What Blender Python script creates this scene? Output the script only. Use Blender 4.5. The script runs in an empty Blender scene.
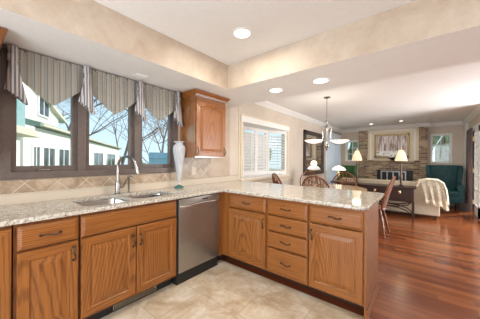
import bpy, bmesh, math, random
from math import pi, sin, cos, radians as R
from mathutils import Vector, Matrix

S = bpy.context.scene
C = S.collection
random.seed(7)

# ------------------------------------------------------------------ camera, world, sun, exposure
YAW, PITCH, ROLL = 0.6835, 0.0019, 0.0068
cam_d = bpy.data.cameras.new('camera')
cam = bpy.data.objects.new('camera', cam_d); C.objects.link(cam)
cam_d.sensor_width = 36.0
cam_d.lens = 225.99 / 480 * 36
cam_d.clip_start = 0.05; cam_d.clip_end = 300
_f = Vector((-sin(YAW)*cos(PITCH), cos(YAW)*cos(PITCH), -sin(PITCH)))
_r = Vector((cos(YAW), sin(YAW), 0)); _u = _r.cross(_f)
_r2 = _r*cos(ROLL) + _u*sin(ROLL); _u2 = -_r*sin(ROLL) + _u*cos(ROLL)
m = Matrix((_r2, _u2, -_f)).transposed().to_4x4()
m.translation = Vector((2.5323, -2.0396, 1.2849))
cam.matrix_world = m
S.camera = cam

S.view_settings.view_transform = 'Standard'
S.view_settings.look = 'None'
S.view_settings.gamma = 1.0
S.view_settings.use_curve_mapping = False
S.view_settings.exposure = 0.08

w = bpy.data.worlds.new('sky'); S.world = w; w.use_nodes = True
nt = w.node_tree; nt.nodes.clear()
_o = nt.nodes.new('ShaderNodeOutputWorld'); _b = nt.nodes.new('ShaderNodeBackground')
_tc = nt.nodes.new('ShaderNodeTexCoord'); _sx = nt.nodes.new('ShaderNodeSeparateXYZ')
_cr = nt.nodes.new('ShaderNodeValToRGB')
nt.links.new(_tc.outputs['Generated'], _sx.inputs[0]); nt.links.new(_sx.outputs['Z'], _cr.inputs[0])
_cr.color_ramp.elements[0].position = 0.0; _cr.color_ramp.elements[0].color = (.62, .80, .92, 1)
_cr.color_ramp.elements[1].position = 0.6; _cr.color_ramp.elements[1].color = (.36, .60, .88, 1)
nt.links.new(_cr.outputs[0], _b.inputs[0]); _b.inputs[1].default_value = 1.35
nt.links.new(_b.outputs[0], _o.inputs[0])

sun_d = bpy.data.lights.new('sun', 'SUN'); sun_d.energy = 5.0; sun_d.angle = R(2.0); sun_d.color = (1, .94, .86)
sun = bpy.data.objects.new('sun', sun_d); C.objects.link(sun)
sun.rotation_euler = Vector((.50, .66, .56)).to_track_quat('Z', 'Y').to_euler()   # over the roof, onto the neighbouring wing

def area(name, loc, rot, sx, sy, power, col=(1, 1, 1)):
    d = bpy.data.lights.new(name, 'AREA'); d.shape = 'RECTANGLE'; d.size = sx; d.size_y = sy; d.energy = power; d.color = col
    o = bpy.data.objects.new(name, d); C.objects.link(o); o.location = loc; o.rotation_euler = rot
    return o
area('back_fill', (2.6, -3.55, 1.3), (R(90), 0, 0), 3.6, 2.2, 110, (.93, .96, 1))  # added fill lamp outside an invented opening behind the camera
area('right_fill', (4.95, 3.9, 1.2), (0, R(90), 0), 2.1, 1.4, 155, (.95, .97, 1))  # unseen fill lamp added at the right to brighten dining and living rooms

# ------------------------------------------------------------------ materials
def newmat(name):
    m = bpy.data.materials.new(name); m.use_nodes = True
    nt = m.node_tree
    return m, nt, nt.nodes['Principled BSDF']
def N(nt, t, **kw):
    n = nt.nodes.new(t)
    for k, v in kw.items(): setattr(n, k, v)
    return n
def ramp(nt, fac, stops, interp='LINEAR'):
    r = N(nt, 'ShaderNodeValToRGB'); cr = r.color_ramp; cr.interpolation = interp
    while len(cr.elements) < len(stops): cr.elements.new(.5)
    for e, (p, c) in zip(cr.elements, stops):
        e.position = p; e.color = (c[0], c[1], c[2], 1)
    nt.links.new(fac, r.inputs[0]); return r.outputs[0]
def coords(nt, scale=(1, 1, 1), rot=(0, 0, 0), loc=(0, 0, 0), rnd=0.0):
    tc = N(nt, 'ShaderNodeTexCoord'); mp = N(nt, 'ShaderNodeMapping')
    src = tc.outputs['Object']
    if rnd:
        oi = N(nt, 'ShaderNodeObjectInfo'); vm = N(nt, 'ShaderNodeVectorMath', operation='MULTIPLY_ADD')
        nt.links.new(oi.outputs['Random'], vm.inputs[0]); vm.inputs[1].default_value = (rnd, rnd*1.7, rnd*.6)
        nt.links.new(src, vm.inputs[2]); src = vm.outputs[0]
    nt.links.new(src, mp.inputs['Vector'])
    mp.inputs['Scale'].default_value = scale; mp.inputs['Rotation'].default_value = rot; mp.inputs['Location'].default_value = loc
    return mp.outputs[0]
def noise(nt, vec, scale, detail=3, rough=.5, dist=0):
    n = N(nt, 'ShaderNodeTexNoise'); nt.links.new(vec, n.inputs['Vector'])
    n.inputs['Scale'].default_value = scale; n.inputs['Detail'].default_value = detail
    n.inputs['Roughness'].default_value = rough; n.inputs['Distortion'].default_value = dist
    return n.outputs[0]
def mixc(nt, fac, a, b, mode='MIX'):
    n = N(nt, 'ShaderNodeMix', data_type='RGBA', blend_type=mode)
    for s, v in ((n.inputs[0], fac), (n.inputs[6], a), (n.inputs[7], b)):
        if hasattr(v, 'links') or hasattr(v, 'is_linked'): nt.links.new(v, s)
        elif isinstance(v, (int, float)): s.default_value = v
        else: s.default_value = (*v, 1)
    return n.outputs[2]
def bump(nt, bs, h, strength=.2, dist=.01):
    b = N(nt, 'ShaderNodeBump'); b.inputs['Strength'].default_value = strength; b.inputs['Distance'].default_value = dist
    nt.links.new(h, b.inputs['Height']); nt.links.new(b.outputs[0], bs.inputs['Normal'])
def simple(name, col, rough=.5, metal=0, **kw):
    m, nt, b = newmat(name)
    v = coords(nt); n = noise(nt, v, kw.get('ns', 30), 2)
    d = kw.get('var', .06)
    c = ramp(nt, n, [(.3, tuple(x*(1-d) for x in col)), (.7, tuple(min(1, x*(1+d)) for x in col))])
    nt.links.new(c, b.inputs['Base Color'])
    b.inputs['Roughness'].default_value = rough; b.inputs['Metallic'].default_value = metal
    if 'coat' in kw: b.inputs['Coat Weight'].default_value = kw['coat']; b.inputs['Coat Roughness'].default_value = .08
    if 'bump' in kw: bump(nt, b, n, kw['bump'])
    return m
def emis(name, col, s):
    m, nt, b = newmat(name)
    b.inputs['Base Color'].default_value = (*col, 1); b.inputs['Emission Color'].default_value = (*col, 1); b.inputs['Emission Strength'].default_value = s
    return m
def oak(name, axis, lo=(.165, .050, .010), hi=(.37, .135, .031), rough=.33, coat=.12):
    m, nt, b = newmat(name)
    sc = {'z': (1, 1, .07), 'x': (.07, 1, 1), 'y': (1, .07, 1)}[axis]
    v = coords(nt, sc, rnd=3.0)
    a = noise(nt, v, 55, 3, .5, .1)
    w_ = N(nt, 'ShaderNodeTexWave', wave_type='RINGS', rings_direction={'z': 'Z', 'x': 'X', 'y': 'Y'}[axis])
    sc2 = {'z': (1, 1, .45), 'x': (.45, 1, 1), 'y': (1, .45, 1)}[axis]
    v2 = coords(nt, sc2, {'z': (R(9), R(8), 0), 'x': (0, R(8), R(9)), 'y': (R(8), 0, R(9))}[axis], rnd=.13)
    nt.links.new(v2, w_.inputs['Vector']); w_.inputs['Scale'].default_value = 25; w_.inputs['Distortion'].default_value = 1.6; w_.inputs['Detail'].default_value = 2; w_.inputs['Detail Scale'].default_value = 1.0
    g = noise(nt, coords(nt, {'z': (1, 1, .02), 'x': (.02, 1, 1), 'y': (1, .02, 1)}[axis], rnd=3.0), 160, 2)
    c = ramp(nt, a, [(.2, lo), (.75, hi)])
    c2 = mixc(nt, .40, c, ramp(nt, w_.outputs[0], [(.0, tuple(x*.55 for x in lo)), (.35, tuple(x*.9 for x in hi)), (1, hi)]))
    c3 = mixc(nt, .5, c2, ramp(nt, g, [(.3, (.66, .62, .6)), (.55, (1, 1, 1))]), 'MULTIPLY')
    nt.links.new(c3, b.inputs['Base Color'])
    b.inputs['Roughness'].default_value = rough; b.inputs['Coat Weight'].default_value = coat; b.inputs['Coat Roughness'].default_value = .2
    b.inputs['Specular IOR Level'].default_value = .38
    bump(nt, b, g, .06, .002)
    return m
M = {}
M['oak_z'] = oak('oak_upright_grain', 'z'); M['oak_x'] = oak('oak_grain_along_peninsula', 'x'); M['oak_y'] = oak('oak_grain_along_sink_run', 'y')
M['oak_gloss'] = oak('varnished_oak_side', 'z', rough=.16, coat=1.0); M['oak_gloss'].node_tree.nodes['Principled BSDF'].inputs['Coat IOR'].default_value = 2.0
M['oak_dark'] = oak('dark_oak_face_frame', 'z', (.10, .028, .008), (.22, .075, .02))
M['chair'] = oak('chair_wood', 'z', (.12, .034, .010), (.29, .095, .028), .3, .25)
M['pale_wood'] = oak('table_wood', 'x', (.50, .28, .13), (.70, .44, .24), .2, .5)
M['dark_wood'] = oak('dark_console_wood', 'x', (.028, .012, .008), (.065, .028, .018), .5, 0)
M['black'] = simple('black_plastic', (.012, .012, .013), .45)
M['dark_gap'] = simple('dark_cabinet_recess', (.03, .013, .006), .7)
M['bronze'] = simple('dark_bronze', (.09, .065, .048), .38, .8)
M['nickel'] = simple('brushed_nickel', (.40, .385, .36), .26, 1)
M['chrome'] = simple('polished_steel', (.62, .62, .62), .14, 1)
M['brass'] = simple('brass', (.65, .47, .22), .25, 1)
M['white'] = simple('white_paint', (.84, .82, .79), .45, var=.02)
M['ceil'] = simple('ceiling_paint', (.85, .845, .83), .85, var=.015)
M['winframe'] = simple('taupe_window_frame', (.135, .102, .088), .4, var=.1)
M['shade'] = None

def stainless():
    m, nt, b = newmat('stainless_steel')
    n = noise(nt, coords(nt, (1, .02, 1)), 300, 2)
    nt.links.new(ramp(nt, n, [(.3, (.35, .33, .305)), (.7, (.44, .42, .39))]), b.inputs['Base Color'])
    b.inputs['Metallic'].default_value = .9; b.inputs['Roughness'].default_value = .33
    return m
M['steel'] = stainless()

def granite():
    m, nt, b = newmat('speckled_granite')
    v = coords(nt)
    n1 = noise(nt, v, 50, 5, .62, .5)
    base = ramp(nt, n1, [(.32, (.30, .23, .16)), (.45, (.52, .47, .39)), (.58, (.68, .65, .60)), (.75, (.76, .75, .72))])
    vo = N(nt, 'ShaderNodeTexVoronoi'); nt.links.new(v, vo.inputs['Vector']); vo.inputs['Scale'].default_value = 150
    sp = ramp(nt, vo.outputs['Color'], [(.0, (.14, .115, .10)), (.18, (.42, .35, .28)), (.30, (.9, .88, .84)), (1, (1, 1, 1))])
    c = mixc(nt, .75, base, sp, 'MULTIPLY')
    n2 = noise(nt, v, 120, 2)
    c = mixc(nt, ramp(nt, n2, [(.62, (0, 0, 0)), (.70, (1, 1, 1))]), c, (.20, .13, .09))
    nt.links.new(c, b.inputs['Base Color'])
    b.inputs['Roughness'].default_value = .07; b.inputs['Specular IOR Level'].default_value = .42
    return m
M['granite'] = granite()

def tile_floor():
    m, nt, b = newmat('beige_stone_tile')
    v = coords(nt, loc=(-.42, .14, 0))
    br = N(nt, 'ShaderNodeTexBrick'); nt.links.new(v, br.inputs['Vector'])
    br.offset = 0; br.inputs['Scale'].default_value = 1; br.inputs['Mortar Size'].default_value = .004
    br.inputs['Brick Width'].default_value = .457; br.inputs['Row Height'].default_value = .457; br.inputs['Mortar Smooth'].default_value = .3
    n = noise(nt, coords(nt), 5, 6, .62, .6)
    n2 = noise(nt, coords(nt), 22, 4, .6)
    c = ramp(nt, n, [(.32, (.46, .34, .21)), (.5, (.62, .50, .355)), (.66, (.74, .66, .54))])
    c = mixc(nt, .35, c, ramp(nt, n2, [(.3, (.72, .66, .6)), (.65, (1, 1, 1))]), 'MULTIPLY')
    c = mixc(nt, br.outputs['Fac'], c, (.44, .37, .28))
    nt.links.new(c, b.inputs['Base Color']); b.inputs['Roughness'].default_value = .32
    return m
M['tile'] = tile_floor()

def splash():
    m, nt, b = newmat('tumbled_tan_tile')
    n = noise(nt, coords(nt), 9, 5, .6, .4)
    c = ramp(nt, n, [(.3, (.27, .185, .12)), (.5, (.42, .31, .21)), (.7, (.56, .44, .32))])
    # diagonal course above the liner, straight course below
    v = coords(nt, rot=(R(45), 0, 0))
    sp = N(nt, 'ShaderNodeSeparateXYZ'); nt.links.new(v, sp.inputs[0])
    cb = N(nt, 'ShaderNodeCombineXYZ'); nt.links.new(sp.outputs['Y'], cb.inputs[0]); nt.links.new(sp.outputs['Z'], cb.inputs[1])
    br = N(nt, 'ShaderNodeTexBrick'); nt.links.new(cb.outputs[0], br.inputs['Vector']); br.offset = 0
    for k, q in (('Scale', 1), ('Mortar Size', .0025), ('Brick Width', .152), ('Row Height', .152)): br.inputs[k].default_value = q
    v2 = coords(nt)
    sp2 = N(nt, 'ShaderNodeSeparateXYZ'); nt.links.new(v2, sp2.inputs[0])
    cb2 = N(nt, 'ShaderNodeCombineXYZ'); nt.links.new(sp2.outputs['Y'], cb2.inputs[0])
    br2 = N(nt, 'ShaderNodeTexBrick'); nt.links.new(cb2.outputs[0], br2.inputs['Vector']); br2.offset = 0
    for k, q in (('Scale', 1), ('Mortar Size', .0025), ('Brick Width', .305), ('Row Height', 5)): br2.inputs[k].default_value = q
    gt = N(nt, 'ShaderNodeMath', operation='GREATER_THAN'); nt.links.new(sp2.outputs['Z'], gt.inputs[0]); gt.inputs[1].default_value = 1.0
    mx = N(nt, 'ShaderNodeMix', data_type='FLOAT'); nt.links.new(gt.outputs[0], mx.inputs[0]); nt.links.new(br2.outputs['Fac'], mx.inputs[2]); nt.links.new(br.outputs['Fac'], mx.inputs[3])
    c = mixc(nt, mx.outputs[0], c, (.66, .56, .44))
    nt.links.new(c, b.inputs['Base Color']); b.inputs['Roughness'].default_value = .35
    return m
M['splash'] = splash()

def wood_floor():
    m, nt, b = newmat('red_oak_floorboards')
    v = coords(nt)
    br = N(nt, 'ShaderNodeTexBrick'); nt.links.new(v, br.inputs['Vector'])
    br.offset = .37; br.offset_frequency = 2; br.squash = .8; br.squash_frequency = 3
    for k, q in (('Scale', 1), ('Mortar Size', .0009), ('Brick Width', 1.1), ('Row Height', .082), ('Bias', 0)): br.inputs[k].default_value = q
    br.inputs['Color1'].default_value = (0, 0, 0, 1); br.inputs['Color2'].default_value = (1, 1, 1, 1); br.inputs['Mortar'].default_value = (.3, .3, .3, 1)
    base = ramp(nt, br.outputs['Color'], [(0, (.19, .047, .014)), (.5, (.28, .080, .023)), (1, (.38, .125, .038))])
    g = noise(nt, coords(nt, (.05, 1, 1)), 60, 4, .6, .8)
    c = mixc(nt, .6, base, ramp(nt, g, [(.3, (.6, .5, .45)), (.65, (1.0, 1, 1))]), 'MULTIPLY')
    c = mixc(nt, br.outputs['Fac'], c, (.06, .018, .01))
    nt.links.new(c, b.inputs['Base Color']); b.inputs['Roughness'].default_value = .2
    b.inputs['Coat Weight'].default_value = .2; b.inputs['Coat Roughness'].default_value = .15
    return m
M['wood_floor'] = wood_floor()

def faux(name, a, b_, c_, sc=3.5):
    m, nt, b = newmat(name)
    n = noise(nt, coords(nt), sc, 6, .6, .5); n2 = noise(nt, coords(nt), sc*7, 4, .6)
    c = ramp(nt, n, [(.3, a), (.5, b_), (.72, c_)])
    c = mixc(nt, .3, c, ramp(nt, n2, [(.3, (.84, .80, .76)), (.6, (1, 1, 1))]), 'MULTIPLY')
    nt.links.new(c, b.inputs['Base Color']); b.inputs['Roughness'].default_value = .6
    return m
M['faux'] = faux('sponged_beige_paint', (.46, .355, .265), (.53, .43, .335), (.60, .505, .41))
M['wall_in'] = faux('warm_beige_wall', (.60, .51, .42), (.64, .555, .465), (.67, .59, .50), 1.5)
M['wall_pale'] = faux('pale_cream_wall', (.70, .60, .43), (.74, .645, .48), (.77, .68, .53), 1.5)

def brick():
    m, nt, b = newmat('mottled_tan_brick')
    v = coords(nt); sp = N(nt, 'ShaderNodeSeparateXYZ'); nt.links.new(v, sp.inputs[0])
    ad = N(nt, 'ShaderNodeMath', operation='ADD'); nt.links.new(sp.outputs['X'], ad.inputs[0]); nt.links.new(sp.outputs['Y'], ad.inputs[1])
    cb = N(nt, 'ShaderNodeCombineXYZ'); nt.links.new(ad.outputs[0], cb.inputs[0]); nt.links.new(sp.outputs['Z'], cb.inputs[1])
    br = N(nt, 'ShaderNodeTexBrick'); nt.links.new(cb.outputs[0], br.inputs['Vector'])
    for k, q in (('Scale', 1), ('Mortar Size', .007), ('Brick Width', .19), ('Row Height', .064)): br.inputs[k].default_value = q
    br.inputs['Color1'].default_value = (0, 0, 0, 1); br.inputs['Color2'].default_value = (1, 1, 1, 1)
    c = ramp(nt, br.outputs['Color'], [(0, (.12, .07, .045)), (.35, (.26, .165, .10)), (.7, (.38, .27, .16)), (1, (.56, .45, .31))])
    n = noise(nt, v, 30, 3)
    c = mixc(nt, .5, c, ramp(nt, n, [(.3, (.5, .45, .4)), (.6, (1.1, 1.1, 1.1))]), 'MULTIPLY')
    c = mixc(nt, br.outputs['Fac'], c, (.42, .36, .28))
    nt.links.new(c, b.inputs['Base Color']); b.inputs['Roughness'].default_value = .85
    bump(nt, b, br.outputs['Fac'], -.4)
    return m
M['brick'] = brick()

def stripes():
    m, nt, b = newmat('striped_valance_fabric')
    v = coords(nt); sp = N(nt, 'ShaderNodeSeparateXYZ'); nt.links.new(v, sp.inputs[0])
    s = N(nt, 'ShaderNodeMath', operation='MULTIPLY'); nt.links.new(sp.outputs['Y'], s.inputs[0]); s.inputs[1].default_value = 24
    # wiggle like a string of beads
    z = N(nt, 'ShaderNodeMath', operation='MULTIPLY'); nt.links.new(sp.outputs['Z'], z.inputs[0]); z.inputs[1].default_value = 230
    sn = N(nt, 'ShaderNodeMath', operation='SINE'); nt.links.new(z.outputs[0], sn.inputs[0])
    s2 = N(nt, 'ShaderNodeMath', operation='MULTIPLY_ADD'); nt.links.new(sn.outputs[0], s2.inputs[0]); s2.inputs[1].default_value = .10; nt.links.new(s.outputs[0], s2.inputs[2])
    fr = N(nt, 'ShaderNodeMath', operation='FRACT'); nt.links.new(s2.outputs[0], fr.inputs[0])
    cream = (.74, .69, .61); dark = (.09, .09, .09); red = (.36, .13, .11); blue = (.10, .13, .17)
    c = ramp(nt, fr.outputs[0], [(0, dark), (.14, cream), (.34, red), (.44, cream), (.60, (.06, .14, .12)), (.72, cream), (.88, blue), (.95, cream)], 'CONSTANT')
    nt.links.new(c, b.inputs['Base Color']); b.inputs['Roughness'].default_value = .8
    return m
M['stripe'] = stripes()
def tailmat():
    m, nt, b = newmat('grey_striped_lining')
    wv = N(nt, 'ShaderNodeTexWave', bands_direction='Y'); nt.links.new(coords(nt), wv.inputs[0]); wv.inputs['Scale'].default_value = 14; wv.inputs['Distortion'].default_value = .6
    nt.links.new(ramp(nt, wv.outputs[0], [(.15, (.14, .13, .14)), (.5, (.36, .34, .35)), (.8, (.55, .52, .50))]), b.inputs['Base Color']); b.inputs['Roughness'].default_value = .8
    return m
M['tail'] = tailmat()

def glass():
    m, nt, b = newmat('window_glass'); nt.nodes.remove(b)
    t = N(nt, 'ShaderNodeBsdfTransparent'); g = N(nt, 'ShaderNodeBsdfGlossy'); g.inputs['Roughness'].default_value = .02
    mx = N(nt, 'ShaderNodeMixShader'); mx.inputs[0].default_value = .05
    t.inputs[0].default_value = (.97, .985, .98, 1)
    nt.links.new(t.outputs[0], mx.inputs[1]); nt.links.new(g.outputs[0], mx.inputs[2]); nt.links.new(mx.outputs[0], nt.nodes['Material Output'].inputs[0])
    return m
M['glass'] = glass()
def sheer(name, col, f):
    m, nt, b = newmat(name); nt.nodes.remove(b)
    t = N(nt, 'ShaderNodeBsdfTransparent'); d = N(nt, 'ShaderNodeBsdfDiffuse'); tr = N(nt, 'ShaderNodeBsdfTranslucent')
    wv = N(nt, 'ShaderNodeTexWave'); nt.links.new(coords(nt, (1, 1, .01)), wv.inputs[0]); wv.inputs['Scale'].default_value = 12
    c = ramp(nt, wv.outputs[0], [(0, tuple(x*.85 for x in col)), (1, col)])
    nt.links.new(c, d.inputs[0]); nt.links.new(c, tr.inputs[0])
    a = N(nt, 'ShaderNodeMixShader'); a.inputs[0].default_value = .55
    nt.links.new(d.outputs[0], a.inputs[1]); nt.links.new(tr.outputs[0], a.inputs[2])
    mx = N(nt, 'ShaderNodeMixShader'); mx.inputs[0].default_value = f
    nt.links.new(t.outputs[0], mx.inputs[1]); nt.links.new(a.outputs[0], mx.inputs[2]); nt.links.new(mx.outputs[0], nt.nodes['Material Output'].inputs[0])
    return m
M['sheer'] = sheer('sheer_white_curtain', (.80, .82, .88), .8)
M['frost'] = sheer('frosted_glass', (.93, .94, .96), .93)
M['lampshade'] = emis('lit_ivory_shade', (.88, .76, .58), .38)
M['bowl_glass'] = emis('lit_frosted_bowl', (1, .93, .82), 1.0)
M['white_shade'] = emis('lit_white_shade', (1, .95, .87), .6)
M['bulb'] = emis('lit_recessed_bulb', (1, .95, .87), 3)
M['mirror'] = simple('silvered_mirror', (.85, .85, .85), .02, 1, var=0)
M['teal'] = simple('teal_upholstery', (.006, .062, .066), .6, var=.25, ns=12)
M['green'] = simple('green_upholstery', (.04, .13, .035), .7, var=.35, ns=14)
M['sofa'] = simple('cream_sofa_fabric', (.48, .40, .29), .85, var=.05)
M['throw'] = simple('cream_knit_throw', (.80, .71, .55), .95, var=.22, ns=40, bump=.5)
M['curtain'] = simple('mauve_brown_curtain', (.29, .21, .19), .8, var=.2, ns=25)
M['silver'] = simple('silver_firescreen', (.45, .46, .48), .35, .7)
M['gold'] = simple('aged_gold_frame', (.34, .24, .12), .4, .4, var=.3)
M['mat'] = simple('cream_picture_mat', (.76, .68, .52), .7, var=.02)
M['darkframe'] = simple('dark_carved_frame', (.045, .025, .018), .35, var=.6, ns=40, bump=.8)
M['siding'] = simple('cream_siding', (.90, .88, .78), .7, var=.03)
M['siding_blue'] = simple('pale_teal_siding', (.26, .42, .42), .7, var=.1)
M['roof'] = simple('green_grey_roof', (.13, .22, .18), .8, var=.15)
M['trim_ext'] = simple('cream_gutter', (.66, .60, .46), .6, var=.05)
M['bark'] = simple('grey_brown_bark', (.20, .15, .12), .9, var=.3)
M['bush'] = simple('dry_shrub_foliage', (.17, .20, .09), .9, var=.5, ns=6)
M['lawn'] = simple('lawn', (.20, .24, .10), .95, var=.3, ns=4)
M['darkwin'] = simple('dark_window_pane', (.05, .07, .08), .15, var=.2)
M['bluepaint'] = simple('blue_painted_boards', (.10, .26, .36), .7, var=.15)
M['tealglass'] = simple('blue_green_glass', (.05, .17, .15), .12, var=.1)
M['bin'] = simple('dark_basket', (.05, .04, .035), .8, var=.4, ns=50)
def painting():
    m, nt, b = newmat('winter_woods_print')
    v = coords(nt); sp = N(nt, 'ShaderNodeSeparateXYZ'); nt.links.new(v, sp.inputs[0])
    n = noise(nt, coords(nt, (1, 1, .12)), 26, 3, .6)
    up = ramp(nt, n, [(.38, (.16, .11, .10)), (.5, (.46, .36, .33)), (.62, (.72, .67, .66))])
    n2 = noise(nt, coords(nt, (1, 1, 2)), 7, 3)
    lo = ramp(nt, n2, [(.4, (.35, .30, .26)), (.5, (.80, .80, .80))])
    mr = N(nt, 'ShaderNodeMapRange'); nt.links.new(sp.outputs['Z'], mr.inputs[0]); mr.inputs[1].default_value = .24; mr.inputs[2].default_value = .30
    nt.links.new(mixc(nt, mr.outputs[0], lo, up), b.inputs['Base Color']); b.inputs['Roughness'].default_value = .4
    return m
M['print'] = painting()

# ------------------------------------------------------------------ mesh helpers
def wloc(o):
    v = Vector((0, 0, 0))
    while o is not None: v += o.location; o = o.parent
    return v
def obj(name, bm, mats, parent=None, smooth=False, kind=None, label=None):
    me = bpy.data.meshes.new(name)
    if parent is not None: bmesh.ops.translate(bm, verts=bm.verts, vec=-wloc(parent))
    bmesh.ops.recalc_face_normals(bm, faces=bm.faces)
    bm.to_mesh(me); bm.free()
    for mm in (mats if isinstance(mats, (list, tuple)) else [mats]): me.materials.append(mm)
    if smooth:
        for p in me.polygons: p.use_smooth = True
        try: me.set_sharp_from_angle(angle=R(40))
        except Exception: pass
    o = bpy.data.objects.new(name, me); C.objects.link(o)
    if parent is not None: o.parent = parent
    if kind: o['kind'] = kind
    if label: o['label'] = label
    return o
def struct(name, bm, mat, smooth=False): return obj(name, bm, mat, None, smooth, 'structure')
def thing(name, label, cat, loc=(0, 0, 0), group=None):
    o = bpy.data.objects.new(name, None); C.objects.link(o); o.location = loc; o.empty_display_size = .1
    o['label'] = label; o['category'] = cat
    if group: o['group'] = group
    return o
def solo(name, bm, mats, label, cat, smooth=False, group=None):
    # one-mesh thing, origin moved to its base
    xs = [v.co for v in bm.verts]
    c = Vector(((min(v.x for v in xs)+max(v.x for v in xs))/2, (min(v.y for v in xs)+max(v.y for v in xs))/2, min(v.z for v in xs)))
    bmesh.ops.translate(bm, verts=bm.verts, vec=-c)
    o = obj(name, bm, mats, None, smooth); o.location = c
    o['label'] = label; o['category'] = cat
    if group: o['group'] = group
    return o
def clone(root, loc, rz, label, group=None, name=None):
    r = root.copy(); C.objects.link(r); r.location = loc; r.rotation_euler = (0, 0, rz); r['label'] = label
    if group: r['group'] = group
    for ch in list(root.children):
        c = ch.copy(); C.objects.link(c); c.parent = r
        for g in list(ch.children):
            d = g.copy(); C.objects.link(d); d.parent = c
    return r
def B(): return bmesh.new()
def box(bm, x0, x1, y0, y1, z0, z1, bev=0, mi=0):
    mtx = Matrix.Translation(((x0+x1)/2, (y0+y1)/2, (z0+z1)/2)) @ Matrix.Diagonal((x1-x0, y1-y0, z1-z0, 1))
    r = bmesh.ops.create_cube(bm, size=1, matrix=mtx)
    vs = r['verts']; fs = {f for v in vs for f in v.link_faces}
    for f in fs: f.material_index = mi
    if bev:
        es = list({e for v in vs for e in v.link_edges})
        bmesh.ops.bevel(bm, geom=es, offset=bev, segments=2, profile=.6, affect='EDGES')
    return bm
def bx(*a, **k): return box(B(), *a, **k)
def tube(bm, pts, rad, seg=8, cap=True):
    pts = [Vector(p) for p in pts]; n = len(pts)
    rs = rad if isinstance(rad, (list, tuple)) else [rad]*n
    rings = []; prev = None
    for i, p in enumerate(pts):
        t = (pts[min(i+1, n-1)] - pts[max(i-1, 0)]).normalized()
        if prev is None:
            a = Vector((0, 0, 1)) if abs(t.z) < .9 else Vector((1, 0, 0))
            u = t.cross(a).normalized()
        else: u = (prev - t*prev.dot(t)).normalized()
        prev = u; v = t.cross(u)
        rings.append([bm.verts.new(p + (u*cos(2*pi*k/seg) + v*sin(2*pi*k/seg))*rs[i]) for k in range(seg)])
    for a, b in zip(rings, rings[1:]):
        for k in range(seg): bm.faces.new((a[k], a[(k+1) % seg], b[(k+1) % seg], b[k]))
    if cap: bm.faces.new(rings[0][::-1]); bm.faces.new(rings[-1])
    return bm
def lathe(bm, prof, cx=0, cy=0, seg=24, z0=0):
    rings = []
    for r, z in prof:
        rings.append([bm.verts.new((cx + max(r, .0005)*cos(2*pi*k/seg), cy + max(r, .0005)*sin(2*pi*k/seg), z0+z)) for k in range(seg)])
    for a, b in zip(rings, rings[1:]):
        for k in range(seg): bm.faces.new((a[k], a[(k+1) % seg], b[(k+1) % seg], b[k]))
    bm.faces.new(rings[0][::-1]); bm.faces.new(rings[-1])
    return bm
def prism(bm, poly, axis, a, b):
    # poly in the other two axes (in order), extruded along axis from a to b
    def mk(p, t):
        return {'x': (t, p[0], p[1]), 'y': (p[0], t, p[1]), 'z': (p[0], p[1], t)}[axis]
    A = [bm.verts.new(mk(p, a)) for p in poly]; Bv = [bm.verts.new(mk(p, b)) for p in poly]
    bm.faces.new(A); bm.faces.new(Bv[::-1])
    for i in range(len(poly)):
        j = (i+1) % len(poly); bm.faces.new((A[i], A[j], Bv[j], Bv[i]))
    return bm
def sheet(bm, fn, nu, nv, th=None):
    g = [[bm.verts.new(fn(i/nu, j/nv)) for j in range(nv+1)] for i in range(nu+1)]
    for i in range(nu):
        for j in range(nv): bm.faces.new((g[i][j], g[i+1][j], g[i+1][j+1], g[i][j+1]))
    if th:
        bmesh.ops.solidify(bm, geom=list(bm.faces), thickness=th)
    return bm
def ico(bm, c, s, sub=3):
    bmesh.ops.create_icosphere(bm, subdivisions=sub, radius=1, matrix=Matrix.Translation(c) @ Matrix.Diagonal((*s, 1)))
    return bm

# raised-panel slab in a (s,t,d) frame; frame(s,t,d)->world
def panel(bm, fr, s0, s1, t0, t1, loops, arch=0, n=12):
    rings = []
    for inset, d, useArch in loops:
        a0, a1, b0, b1 = s0+inset, s1-inset, t0+inset, t1-inset
        pts = [(a0, b0), (a1, b0)]
        for k in range(n+1):
            q = k/n; s = a1 + (a0-a1)*q
            z = b1
            if useArch and arch:
                z = b1 - arch*(1 - sin(pi*min(max((q-.12)/.76, 0), 1))**.8)
            pts.append((s, z))
        rings.append([bm.verts.new(fr(s, t, d)) for s, t in pts])
    m_ = len(rings[0])
    for li, (a, b) in enumerate(zip(rings, rings[1:])):
        for k in range(m_):
            f = bm.faces.new((a[k], a[(k+1) % m_], b[(k+1) % m_], b[k]))
            horiz = (k == 0) or (2 <= k < m_-1)
            if loops[li+1][0] <= .062 and horiz: f.material_index = 1
    bm.faces.new(rings[-1]); bm.faces.new(rings[0][::-1])
    return bm
DOOR = [(0, 0, 0), (0, .014, 0), (.004, .019, 0), (.056, .019, 1), (.062, .010, 1), (.070, .010, 1), (.100, .017, 1), (.104, .0175, 1)]
DRAW = [(0, 0, 0), (0, .008, 0), (.004, .012, 0), (.022, .020, 0), (.026, .020, 0)]
def pull(bm, fr, s, t, L, vertical):
    # wavy bail pull on two feet
    pts = []; n = 12
    for k in range(n+1):
        q = k/n; a = (q-.5)*L
        d = .022*min(1, sin(pi*q)*2.4) + .0195
        wv = .006*sin(2*pi*q)
        pts.append(fr(s+(wv if vertical else a), t+(a if vertical else wv), d))
    tube(bm, pts, [.0065 if k in (0, n) else .0045 + .0015*sin(pi*k/n) for k in range(n+1)], 6)
    for sg in (-1, 1):
        a = sg*L/2
        p0 = fr(s+(0 if vertical else a), t+(a if vertical else 0), .0185); p1 = fr(s+(0 if vertical else a), t+(a if vertical else 0), .023)
        tube(bm, [p0, p1], .010, 8)
    return bm
def sink_fr(s, t, d): return Vector((.61+d, s, t))          # faces +x
def pen_fr(s, t, d): return Vector((s, -d, t))              # faces -y
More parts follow.
